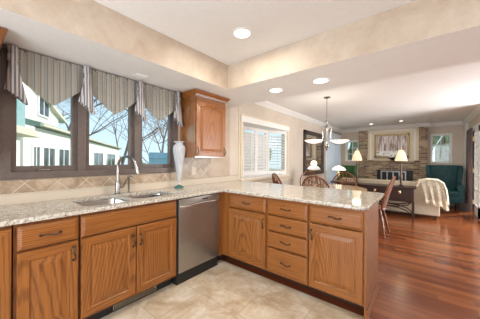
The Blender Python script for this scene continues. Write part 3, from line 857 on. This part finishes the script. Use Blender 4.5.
def make_chair(label):
    # faces +y, back at -y
    t = thing('windsor_chair', label, 'chair', (0, 0, 0), 'bow-back chairs around the dining table')
    w_ = M['chair']
    bm = B()
    def seat(u, v):
        a = u*2*pi; r = v
        x = .225*cos(a)*r*(1.0+.06*sin(a)); y = .215*sin(a)*r
        return (x, y, .455 - .014*(1-r*r))
    top = lathe(B(), [(.0, .437), (.17, .432), (.21, .438), (.228, .452), (.226, .462), (.20, .464), (.12, .452), (0, .450)], 0, 0, 28)
    bmesh.ops.scale(top, vec=(1.02, .96, 1), verts=top.verts)
    obj('seat', top, w_, t, True)
    LG = {}
    for sx in (-1, 1):
        for sy in (-1, 1):
            p0 = Vector((sx*.13, sy*.13, .44)); p1 = Vector((sx*.205, sy*.215, 0))
            prof = [(0, .014), (.1, .016), (.16, .021), (.19, .014), (.3, .022), (.45, .024), (.55, .014), (.6, .021), (.75, .017), (1, .011)]
            obj('leg', tube(B(), [p0+(p1-p0)*q for q, _ in prof], [r for _, r in prof], 8), w_, t, True)
            LG[sx, sy] = p0+(p1-p0)*.6
    bm = B()
    for sx in (-1, 1): tube(bm, [LG[sx, -1], (LG[sx, -1]+LG[sx, 1])/2, LG[sx, 1]], [.009, .014, .009], 8)
    tube(bm, [(LG[-1, -1]+LG[-1, 1])/2, Vector((0, (LG[1, -1]+LG[1, 1]).y/2, LG[1, 1].z)), (LG[1, -1]+LG[1, 1])/2], [.009, .014, .009], 8)
    obj('stretcher', bm, w_, t, True)
    # bow
    zt = 1.0
    def back(x, z):
        k = (z-.455)/(zt-.455); return Vector((x, -.17-.13*k - .02*k*k + .25*x*x, z))
    def bw(z):
        k = (z-.455)/(zt-.455); k = min(max(k, 0), 1)
        return (.175 + .075*sin(min(k/.5, 1)*pi/2)) * (1 if k < .5 else math.sqrt(max(0, 1-((k-.5)/.5)**2)))
    pts = []
    for k in range(0, 9): z = .455+.27*k/8; pts.append(back(-bw(z), z))
    for k in range(1, 16):
        a = pi - pi*k/15*1.0; pts.append(back(.25*cos(a), .7275+.2725*sin(a)))
    for k in range(7, -1, -1): z = .455+.27*k/8; pts.append(back(bw(z), z))
    obj('bow', tube(B(), pts, .015, 8), w_, t, True)
    def ztop(x): return .7275+.2725*math.sqrt(max(0, 1-(x/.25)**2))
    for x in (-.195, -.15, -.105, .105, .15, .195):
        z1 = ztop(x); xb = x*.72
        obj('spindle', tube(B(), [back(xb, .458), back((x+xb)/2, (.458+z1)/2), back(x, z1)], [.006, .008, .005], 6), w_, t, True)
    # pierced wheel splat
    bm = B()
    zc = .80
    tube(bm, [back(-.03, .458), back(-.018, .6), back(-.04, .70), back(-.055, zc), back(-.045, .90), back(-.03, ztop(.03))], .009, 6)
    tube(bm, [back(.03, .458), back(.018, .6), back(.04, .70), back(.055, zc), back(.045, .90), back(.03, ztop(.03))], .009, 6)
    ring = [back(.055*cos(2*pi*k/16), zc+.055*sin(2*pi*k/16)) for k in range(17)]
    tube(bm, ring, .007, 6)
    for k in range(4):
        a = k*pi/4; tube(bm, [back(-.055*cos(a), zc-.055*sin(a)), back(.055*cos(a), zc+.055*sin(a))], .006, 6)
    for zz in (.90, .66): tube(bm, [back(-.045 if zz > .8 else -.03, zz), back(.045 if zz > .8 else .03, zz)], .008, 6)
    obj('splat', bm, w_, t, True)
    return t
chA = make_chair('bow-back wooden chair seen from behind just over the middle of the peninsula')
chA.location = (1.08, 2.06, 0)
clone(chA, (.40, 2.16, 0), R(-40), 'bow-back wooden chair in front of the shuttered bay window')
clone(chA, (1.83, 2.58, 0), R(88), 'bow-back wooden chair seen edge-on past the open end of the peninsula')
clone(chA, (1.14, 3.12, 0), R(180), 'bow-back wooden chair on the far side of the dining table, nearest the sofa')
clone(chA, (.62, 2.98, 0), R(225), 'bow-back wooden chair at the far left of the table, below the chandelier')

# ------------------------------------------------------------------ living room
# wall mirror
MY0, MY1, MZ0, MZ1 = 3.76, 5.28, .85, 2.09
mi = thing('wall_mirror', 'large dark carved-frame mirror on the left wall past the bay window', 'mirror', (.02, 4.52, MZ0))
bm = B(); fw_ = .11
for q in ((MY0, MY0+fw_, MZ0, MZ1), (MY1-fw_, MY1, MZ0, MZ1), (MY0, MY1, MZ0, MZ0+fw_), (MY0, MY1, MZ1-fw_, MZ1)): box(bm, .002, .05, *q, .012)
obj('frame', bm, M['darkframe'], mi)
obj('mirror_glass', bx(.005, .015, MY0+.09, MY1-.09, MZ0+.09, MZ1-.09), M['mirror'], mi)
# sheer curtains on left
def curtain(bm, x, y0, y1, z0, z1, amp, n, th=None, axis='y'):
    def fn(u, v): 
        return (x + amp*sin(u*2*pi*n)*(.6+.4*(1-v)), y0+(y1-y0)*u, z0+(z1-z0)*v)
    return sheet(bm, fn, n*8, 6, th)
sc_ = thing('sheer_curtain', 'sheer white curtains over the left living room window, past the mirror', 'curtain', (.08, 6.2, .03))
obj('curtain_panel', curtain(B(), .085, 5.42, 6.22, .03, 2.22, .022, 9), M['sheer'], sc_, True)
obj('curtain_panel', curtain(B(), .085, 6.24, 7.02, .03, 2.22, .022, 9), M['sheer'], sc_, True)
obj('curtain_rod', tube(B(), [(.085, 5.38, 2.235), (.085, 7.06, 2.235)], .014, 8), M['winframe'], sc_, True)

# fireplace
fp = thing('brick_fireplace', 'tan brick fireplace with two brick columns and a brick band across the far wall', 'fireplace', (1.63, 7.2, 0))
FX0, FX1, FY = .66, 2.62, 7.15
obj('brick_column', bx(FX0, .94, FY, 7.4, 0, H-.003), M['brick'], fp)
obj('brick_column', bx(2.40, FX1, FY, 7.4, 0, H-.003), M['brick'], fp)
bm = B(); box(bm, .94, 1.25, FY, 7.4, 0, .95); box(bm, 2.26, 2.40, FY, 7.4, 0, .95); box(bm, .94, 2.40, FY, 7.4, .95, 1.27); box(bm, 1.25, 2.26, FY, 7.4, 0, .2)
obj('brick_surround', bm, M['brick'], fp)
obj('brick_ledge', bx(.942, 2.398, FY-.04, FY+.065, 1.235, 1.277, .004), M['brick'], fp)
obj('firebox', bx(1.25, 2.26, FY+.10, 7.4, .2, .95), M['black'], fp)
fs = B(); a0, a1 = 1.38, 2.06
for k in range(5):
    xx = a0+(a1-a0)*k/4; box(fs, xx-.018, xx+.018, FY+.03, FY+.06, .22, .90)
box(fs, a0-.018, a1+.018, FY+.03, FY+.06, .88, .92); box(fs, a0-.018, a1+.018, FY+.03, FY+.06, .20, .24)
obj('glass_doors', fs, M['silver'], fp, label='silver-framed firebox doors')
# cream chimney breast panel with mouldings
bm = bx(.942, 2.398, 7.22, 7.398, 1.277, H-.003)
obj('chimney_breast', bm, M['wall_pale'], fp, label='cream painted panel above the brick')
bm = B()
for q in ((1.02, 1.06, 1.29, 2.30), (2.28, 2.32, 1.29, 2.30), (1.02, 2.32, 2.27, 2.31)): box(bm, q[0], q[1], 7.205, 7.222, q[2], q[3], .003)
prism(bm, crown_prof(FY, -1), 'x', FX0-.05, FX1+.05)
obj('moulding', bm, M['white'], fp, label='white moulding and crown')
# picture
pc = thing('framed_picture', 'gold-framed winter woods picture hung above the fireplace', 'picture', (1.63, 7.2, 1.33))
bm = B(); PX0, PX1, PZ0, PZ1 = 1.16, 2.16, 1.36, 2.18
for q in ((PX0, PX0+.07, PZ0, PZ1), (PX1-.07, PX1, PZ0, PZ1), (PX0, PX1, PZ0, PZ0+.07), (PX0, PX1, PZ1-.07, PZ1)): box(bm, q[0], q[1], 7.17, 7.204, q[2], q[3], .008)
obj('frame', bm, M['gold'], pc)
obj('print', bx(PX0+.06, PX1-.06, 7.185, 7.19, PZ0+.06, PZ1-.06), M['print'], pc)
obj('mat_board', (lambda b_: b_)(bx(PX0+.05, PX1-.05, 7.192, 7.2, PZ0+.05, PZ1-.05)), M['mat'], pc)
# centrepiece on the ledge: low bowl with pale flowers
cp = thing('mantel_bowl', 'dark footed bowl of pale flowers on the brick ledge below the picture', 'bowl', (1.70, 7.17, 1.279))
obj('bowl', lathe(B(), [(.06, 0), (.05, .02), (.03, .035), (.09, .06), (.16, .09), (.15, .092), (.02, .05)], 1.70, 7.165, 20, 1.279), M['bronze'], cp, True)
for i in range(9):
    a = i*2*pi/9; ico_ = ico(B(), (1.70+.10*cos(a)*(1 if i % 2 else .5), 7.165+.06*sin(a), 1.375+.02*(i % 3)), (.035, .03, .028), 1)
    obj('flower', ico_, M['white'], cp, True)

# sofa seen from behind
SXa, SXb, SYa, SYb = .80, 2.80, 4.34, 5.22
so = thing('sofa', 'cream upholstered sofa with its back to the dining area', 'sofa', (1.8, 4.8, 0))
obj('backrest', bx(SXa, SXb, SYa, SYa+.22, .09, .80, .03), M['sofa'], so, True)
obj('seat_base', bx(SXa+.18, SXb-.18, SYa+.22, SYb, .09, .42, .02), M['sofa'], so, True)
for k in range(3):
    a = SXa+.2+k*.535; obj('seat_cushion', bx(a, a+.53, SYa+.25, SYb+.02, .42, .56, .04), M['sofa'], so, True)
for a in (SXa, SXb-.20):
    bm = bx(a, a+.20, SYa+.20, SYb, .09, .56, .02); tube(bm, [(a+.10, SYa+.20, .57), (a+.10, SYb+.01, .57)], .115, 16)
    obj('arm', bm, M['sofa'], so, True)
for a in (SXa+.06, SXb-.10):
    for b in (SYa+.04, SYb-.10): obj('leg', bx(a, a+.05, b, b+.05, 0, .09), M['dark_wood'], so)

# throw draped over back corner and right side of the sofa
random.seed(3)
def throw_fn(u, v):
    # v runs from the seat side, over the top, down outside (toward +x); u along the depth
    y = 4.30 + .80*u
    path = [(2.40, .70), (2.46, .85), (2.60, .885), (2.76, .872), (2.85, .80), (2.89, .68), (2.91, .54), (2.92, .44)]
    s = v*(len(path)-1); i = min(int(s), len(path)-2); f = s-i
    x = path[i][0]*(1-f)+path[i+1][0]*f; z = path[i][1]*(1-f)+path[i+1][1]*f
    dz = -.02*sin(u*19+v*2)*v - .16*max(0, u-.15)*(1 if v > .0 else 0)
    return (x + .014*sin(u*25+v*3), y - .02*sin(v*9), z+dz)
tb = sheet(B(), throw_fn, 30, 28, .012)
# part hanging down over the back of the sofa (toward the camera)
def throw2(u, v):
    x = 2.46 + .385*u + .10*v - .02*u*v; top = .878 - .06*u**4
    z = top - .42*v - .10*u*v - .02*sin(u*17)*v
    return (x, 4.305 - .02*v - .014*sin(u*21+v)*v + (.03*(1-v)**3), z)
th = thing('throw_blanket', 'cream fringed throw blanket draped over the right corner of the sofa', 'blanket', (2.7, 4.5, .4))
sheet(tb, throw2, 24, 16, .012)
obj('blanket', tb, M['throw'], th, True)
bm = B()
for k in range(34):
    u = k/33; p = Vector(throw2(u, 1.0)); tube(bm, [p, p+Vector((.005, -.004, -.045)), p+Vector((random.uniform(-.012, .012), -.004, -.085))], [.007, .006, .002], 5)
for k in range(20):
    u = k/26; p = Vector(throw_fn(u, 1.0)); tube(bm, [p, p+Vector((.01, 0, -.045)), p+Vector((.01, random.uniform(-.012, .012), -.085))], [.007, .006, .002], 5)
obj('fringe', bm, M['throw'], th, kind='stuff')

# console table behind the sofa
co = thing('console_table', 'dark wood console table with drawers and curved braces behind the sofa', 'console table', (1.65, 4.05, 0))
CX0, CX1, CYa, CYb, CT = .95, 2.39, 3.86, 4.24, .715
obj('tabletop', bx(CX0-.02, CX1+.02, CYa-.02, CYb+.02, CT-.03, CT, .006), M['dark_wood'], co)
obj('apron', bx(CX0+.02, CX1-.02, CYa+.015, CYb-.01, .40, CT-.03, .003), M['dark_wood'], co)
for k in range(3):
    a = CX0+.05+k*.46
    d = obj('drawer', bx(a, a+.42, CYa+.0, CYa+.015, .46, CT-.05, .003), M['dark_wood'], co)
    bm = ico(B(), (a+.21, CYa-.012, .60), (.014, .014, .014), 2); box(bm, a+.185, a+.235, CYa-.006, CYa, .57, .63, .002)
    obj('knob', bm, M['brass'], d, True, label='small brass drawer pull')
for a in (CX0+.02, CX1-.05):
    for b in (CYa+.01, CYb-.05): obj('leg', bx(a, a+.035, b, b+.035, 0, .40, .003), M['dark_wood'], co)
def arc(cx_, z0, r, a0, a1, y, rz=1, n=16): return [(cx_+r*cos(a0+(a1-a0)*k/n), y, z0+r*rz*sin(a0+(a1-a0)*k/n)) for k in range(n+1)]
for y in (CYa+.03, CYb-.03):
    bm = B()
    tube(bm, [(CX1-.04, y, .42), (CX1-.12, y, .34), (CX1-.28, y, .295), (CX1-.46, y, .285), (CX1-.64, y, .31), (CX1-.75, y, .40)], .014, 6)
    tube(bm, [(CX1-.04, y, .12), (CX1-.14, y, .22), (CX1-.30, y, .27), (CX1-.50, y, .285), (CX1-.75, y, .31)], .012, 6)
    tube(bm, [(CX0+.04, y, .42), (CX0+.12, y, .34), (CX0+.28, y, .295), (CX0+.46, y, .285), (CX0+.64, y, .31)], .014, 6)
    obj('brace', bm, M['dark_wood'], co, True)

# table lamps on the console
def lamp(x, y, z, label, dome=False):
    t = thing('table_lamp', label, 'lamp', (x, y, z))
    if not dome:
        bm = lathe(B(), [(.055, 0), (.06, .012), (.03, .03), (.014, .05), (.024, .12), (.034, .20), (.022, .28), (.012, .36), (.02, .44), (.008, .48), (.008, .79)], x, y, 18, z)
        obj('base', bm, M['bronze'], t, True)
        bm = B(); seg = 28
        r0 = [bm.verts.new((x+.115*cos(2*pi*k/seg), y+.115*sin(2*pi*k/seg), z+.55)) for k in range(seg)]
        r1 = [bm.verts.new((x+.095*cos(2*pi*k/seg), y+.095*sin(2*pi*k/seg), z+.65)) for k in range(seg)]
        r2 = [bm.verts.new((x+.040*cos(2*pi*k/seg), y+.040*sin(2*pi*k/seg), z+.79)) for k in range(seg)]
        for a, b in ((r0, r1), (r1, r2)):
            for k in range(seg): bm.faces.new((a[k], a[(k+1) % seg], b[(k+1) % seg], b[k]))
        bmesh.ops.solidify(bm, geom=list(bm.faces), thickness=.003)
        obj('lamp_shade', bm, M['lampshade'], t, True, label='lit ivory cone shade')
        obj('finial', ico(B(), (x, y, z+.805), (.012, .012, .016), 2), M['brass'], t, True)
        zz = z+.58
    else:
        bm = lathe(B(), [(.08, 0), (.08, .015), (.02, .04), (.05, .12), (.06, .2), (.03, .28), (.01, .32), (.01, .46)], x, y, 18, z)
        obj('base', bm, M['brass'], t, True)
        bm = lathe(B(), [(.215, .36), (.20, .40), (.16, .45), (.08, .49), (.03, .50), (.02, .49), (.15, .44), (.205, .36)], x, y, 28, z)
        obj('lamp_shade', bm, M['white_shade'], t, True, label='lit white dome shade')
        zz = z+.40
    d = bpy.data.lights.new('lamp_glow', 'POINT'); d.energy = 1.8; d.color = (1, .82, .58); d.shadow_soft_size = .1; d.specular_factor = .1
    o = bpy.data.objects.new('lamp_glow', d); C.objects.link(o); o.location = (x, y, z+.86 if not dome else z+.56)
    return t
lamp(2.14, 4.05, CT+.001, 'table lamp with ivory cone shade at the right end of the dark console')
lamp(1.26, 4.05, CT+.001, 'table lamp with ivory cone shade at the left end of the dark console')
# side table with the dome lamp
st = thing('side_table', 'dark side table under the white dome lamp by the sheer curtains', 'side table', (.42, 5.55, 0))
obj('tabletop', lathe(B(), [(.0, .56), (.24, .56), (.25, .57), (.24, .59), (0, .59)], .42, 5.55, 28), M['dark_wood'], st, True)
obj('pedestal', lathe(B(), [(.16, 0), (.15, .03), (.03, .06), (.03, .5), (.10, .56)], .42, 5.55, 18), M['dark_wood'], st, True)
lamp(.42, 5.55, .591, 'table lamp with white dome shade in front of the green armchair', True)

# upholstered wing seats
def wing_seat(x0, x1, y0, y1, mat, ht, name, label, cat):
    # back at y1, faces -y
    t = thing(name, label, cat, ((x0+x1)/2, (y0+y1)/2, 0))
    def bk(u, v):
        return None
    obj('backrest', bx(x0+.04, x1-.04, y1-.16, y1, .18, ht, .04), mat, t, True)
    obj('seat', bx(x0+.08, x1-.08, y0, y1-.1, .15, .34, .02), mat, t, True)
    obj('seat_cushion', bx(x0+.12, x1-.12, y0-.02, y1-.14, .34, .48, .04), mat, t, True)
    for sx in (0, 1):
        xa = x0 if sx == 0 else x1-.13; s = 1 if sx == 0 else -1
        # wing: side profile extruded, flaring
        poly = [(y1-.02, .18), (y1-.02, ht), (y1-.16, ht+.0), (y1-.34, ht-.06), (y1-.42, ht-.22), (y1-.38, ht-.40), (y1-.46, .64), (y0+.02, .60), (y0-.02, .54), (y0, .16)]
        bm = prism(B(), rounded([(a, b) for a, b in poly], [0, .03, .05, .07, .07, .05, .05, .03, .02, 0], 3), 'x', xa, xa+.10)
        bmesh.ops.bevel(bm, geom=[e for e in bm.edges if abs((e.verts[0].co-e.verts[1].co).x) < 1e-5], offset=.018, segments=2, affect='EDGES')
        for v in bm.verts:
            if v.co.z > .7: v.co.x -= s*(.05)*((v.co.z-.7)/.45)*((y1-v.co.y)/.4)
        tube(bm, [(xa+.05, y0-.03, .575), (xa+.05, y1-.30, .60)], [.075, .06], 14)
        obj('wing_arm', bm, mat, t, True)
    for a in (x0+.08, x1-.12):
        for b in (y0+.02, y1-.08): obj('leg', tube(B(), [(a, b, .16), (a, b, 0)], [.025, .015], 8), M['dark_wood'], t)
    return t
wing_seat(2.60, 3.36, 6.12, 6.92, M['teal'], 1.15, 'wing_armchair', 'teal upholstered wing chair below the right far window', 'armchair')
wing_seat(-.0+.16, .72, 6.30, 7.0, M['green'], 1.08, 'green_armchair', 'green upholstered armchair in the far left corner behind the dome lamp', 'armchair')
# shelf ledge behind the teal chair
solo('window_ledge', bx(2.66, 3.42, 7.16, 7.384, 1.12, 1.155, .004), M['wall_in'], 'pale wooden ledge on the wall behind the teal wing chair', 'shelf')
# waste basket
wb = lathe(B(), [(.075, 0), (.09, .20), (.095, .21), (.085, .205), (.07, .01)], 3.30, 5.93, 20)
solo('waste_basket', wb, M['bin'], 'small dark basket on the floor between the teal chair and the brown curtain', 'basket', True)
# brown curtain at the right door
cb_ = B(); curtain(cb_, 3.462, 6.02, 6.90, .02, 2.12, .022, 7, .006)
solo('door_curtain', cb_, M['curtain'], 'mauve-brown curtain panel hanging beside the glazed door on the right wall', 'curtain', True)

# ------------------------------------------------------------------ OUTSIDE
bm = B(); box(bm, -60, -.6, -40, 40, -.75, -.7); box(bm, -.6, 30, 8.2, 40, -.75, -.7)
struct('ground', bm, M['lawn'])
# neighbouring wing: a long sunlit side that runs away from the window; built in its own frame, then turned
hs = thing('neighbour_house', 'cream sided neighbouring house with a long low eave outside the sink window', 'house', (0, 0, 0))
obj('low_wing', bx(-.6, 14, 0, 3.5, 0, 2.72), M['siding'], hs)
bm = B(); prism(bm, [(-.12, 2.74), (-.12, 2.84), (1.75, 3.35), (3.8, 2.84), (3.8, 2.74)], 'x', -.1, 14.3)
obj('low_roof', bm, M['roof'], hs, label='green-grey low roof')
bm = B(); box(bm, -.12, 14.3, -.19, -.11, 2.75, 2.81, .01); obj('gutter', bm, M['trim_ext'], hs, label='tan gutter along the low eave')
tall = [(-1.2, 0), (5.9, 0), (5.9, 3.82), (-1.2, 5.95)]
bm = prism(B(), tall, 'y', 1.5, 6)
for k in range(40):
    z = .1+k*.15; se = 5.9 if z < 3.82 else 5.9-(z-3.82)/.3
    if se > -1: box(bm, -1.2, se, 1.48, 1.5, z, z+.02)
obj('gable_wall', bm, M['siding'], hs)
bm = prism(B(), [(6.40, 3.66), (-1.3, 5.97), (-1.3, 6.09), (6.43, 3.78)], 'y', 1.32, 6.2)
obj('gable_roof', bm, M['trim_ext'], hs, label='tan raking roof edge')
def ext_window(x0, x1, z0, z1, y, bars=1):
    w_ = obj('window', bx(x0, x1, y-.02, y+.01, z0, z1), M['darkwin'], hs)
    bm = B()
    for q in ((x0-.06, x0, z0-.06, z1+.06), (x1, x1+.06, z0-.06, z1+.06), (x0, x1, z0-.06, z0), (x0, x1, z1, z1+.06)): box(bm, q[0], q[1], y-.05, y+.01, q[2], q[3])
    for k in range(bars): xm = x0+(x1-x0)*(k+1)/(bars+1); box(bm, xm-.02, xm+.02, y-.04, y+.01, z0, z1)
    obj('window_frame', bm, M['white'], w_)
ext_window(3.9, 4.75, 3.66, 4.9, 1.48)
for a, b in ((-.25, .05), (.25, .95), (1.25, 2.1), (2.9, 3.5), (5.4, 7.4), (8.6, 11.5)): ext_window(a, b, .9, 2.24, -.0, 1)
obj('bay_wall', bx(-3.0, -1.6, -.45, 1.4, 2.45, 3.2), M['siding_blue'], hs, label='pale teal projecting bay')
bm = prism(B(), [(-3.1, 2.44), (-1.25, 2.38), (-1.27, 2.42), (-1.6, 2.52), (-3.1, 2.54)], 'y', -.55, 1.3); obj('bay_roof', bm, M['trim_ext'], hs)
obj('bay_base', bx(-3.0, -1.66, -.40, 1.4, 0, 2.44), M['siding'], hs)
hs.location = (-4.78, -.90, -.70); hs.rotation_euler = (0, 0, math.atan2(.5009, -.8655))

bfx = B()
for k in range(12): box(bfx, -9.05, -9.0, 4.35+k*.1, 4.43+k*.1, -.7, 1.62)
box(bfx, -9.0, -8.96, 4.3, 5.55, 1.3, 1.38); box(bfx, -9.0, -8.96, 4.3, 5.55, .2, .28)
solo('blue_fence_panel', bfx, M['bluepaint'], 'blue board fence panel seen low through the right window light', 'fence')
# distant hedge line
random.seed(11)
for i, (x, y, r, h) in enumerate([(-20, -2, 2.2, 1.6), (-19, 9.2, 2.3, 1.9), (-16, 12.5, 2.2, 2.2), (-11, 16.5, 2, 2.2), (-8.0, 5.9, .7, 1.0), (-.4, 10.2, 1.0, 3.3), (3.6, 11.0, 1.3, 3.4), (-2.6, 5.3, .8, 2.6)]):
    bm = B()
    for k in range(26):
        a = random.uniform(0, 2*pi); q = random.uniform(0, .8)
        ico(bm, (x+r*q*cos(a), y+r*q*sin(a), -.7+h*random.uniform(.15, .85)), (r*.28, r*.3, h*.2), 1)
    for v in bm.verts: v.co += Vector((random.uniform(-.1, .1), random.uniform(-.1, .1), random.uniform(-.1, .1)))
    solo('shrub', bm, M['bush'], ['low olive shrub behind the neighbouring house', 'olive shrub far back past the end of the low eave', 'olive shrub far back beyond the right window light', 'olive shrub furthest right beyond the yard', 'small olive shrub near the blue fence panel', 'olive shrub outside the small window left of the fireplace', 'olive shrub outside the small window above the teal chair', 'olive shrub outside the shuttered bay window'][i], 'shrub')
def tree(x, y, h, r, seed, label, lean=0):
    rnd = random.Random(seed); trunk = B(); br = B()
    def grow(p, d, L, rad, lev):
        n = 4; pts = [p]; q = p.copy(); dd = d.copy()
        for i in range(n):
            dd = (dd + Vector((rnd.uniform(-.18, .18), rnd.uniform(-.18, .18), rnd.uniform(-.05, .12)))).normalized(); q = q + dd*(L/n); pts.append(q.copy())
        tube(trunk if lev == 0 else br, pts, [rad*(1-.5*i/n) for i in range(n+1)], 5 if lev else 8, True)
        if lev < 4:
            for i in range((8, 5, 4, 3)[lev]):
                b = pts[rnd.randint(2 if lev else 1, n)]
                a = rnd.uniform(0, 2*pi); tilt = rnd.uniform(.5, 1.1)
                side = Vector((cos(a), sin(a), 0)); nd = (dd*cos(tilt)+side*sin(tilt)).normalized()
                grow(b, nd, L*rnd.uniform(.55, .78), rad*.42, lev+1)
    grow(Vector((x, y, -.7)), Vector((0, lean, 1)).normalized(), h*.5, r, 0)
    t = thing('bare_tree', label, 'tree', (x, y, -.7))
    obj('trunk', trunk, M['bark'], t, True); obj('branches', br, M['bark'], t)
tree(-20.9, 3.2, 12, .20, 1, 'bare tree whose trunk rises behind the low roof in the left window light')
tree(-19.0, 6.9, 12, .15, 2, 'bare tree branching above the far end of the low roof, middle window light')
tree(-12.4, 6.8, 9, .10, 5, 'bare tree at the left side of the right window light')
tree(-16.5, 11.5, 10, .13, 8, 'bare tree furthest back in the right window light')
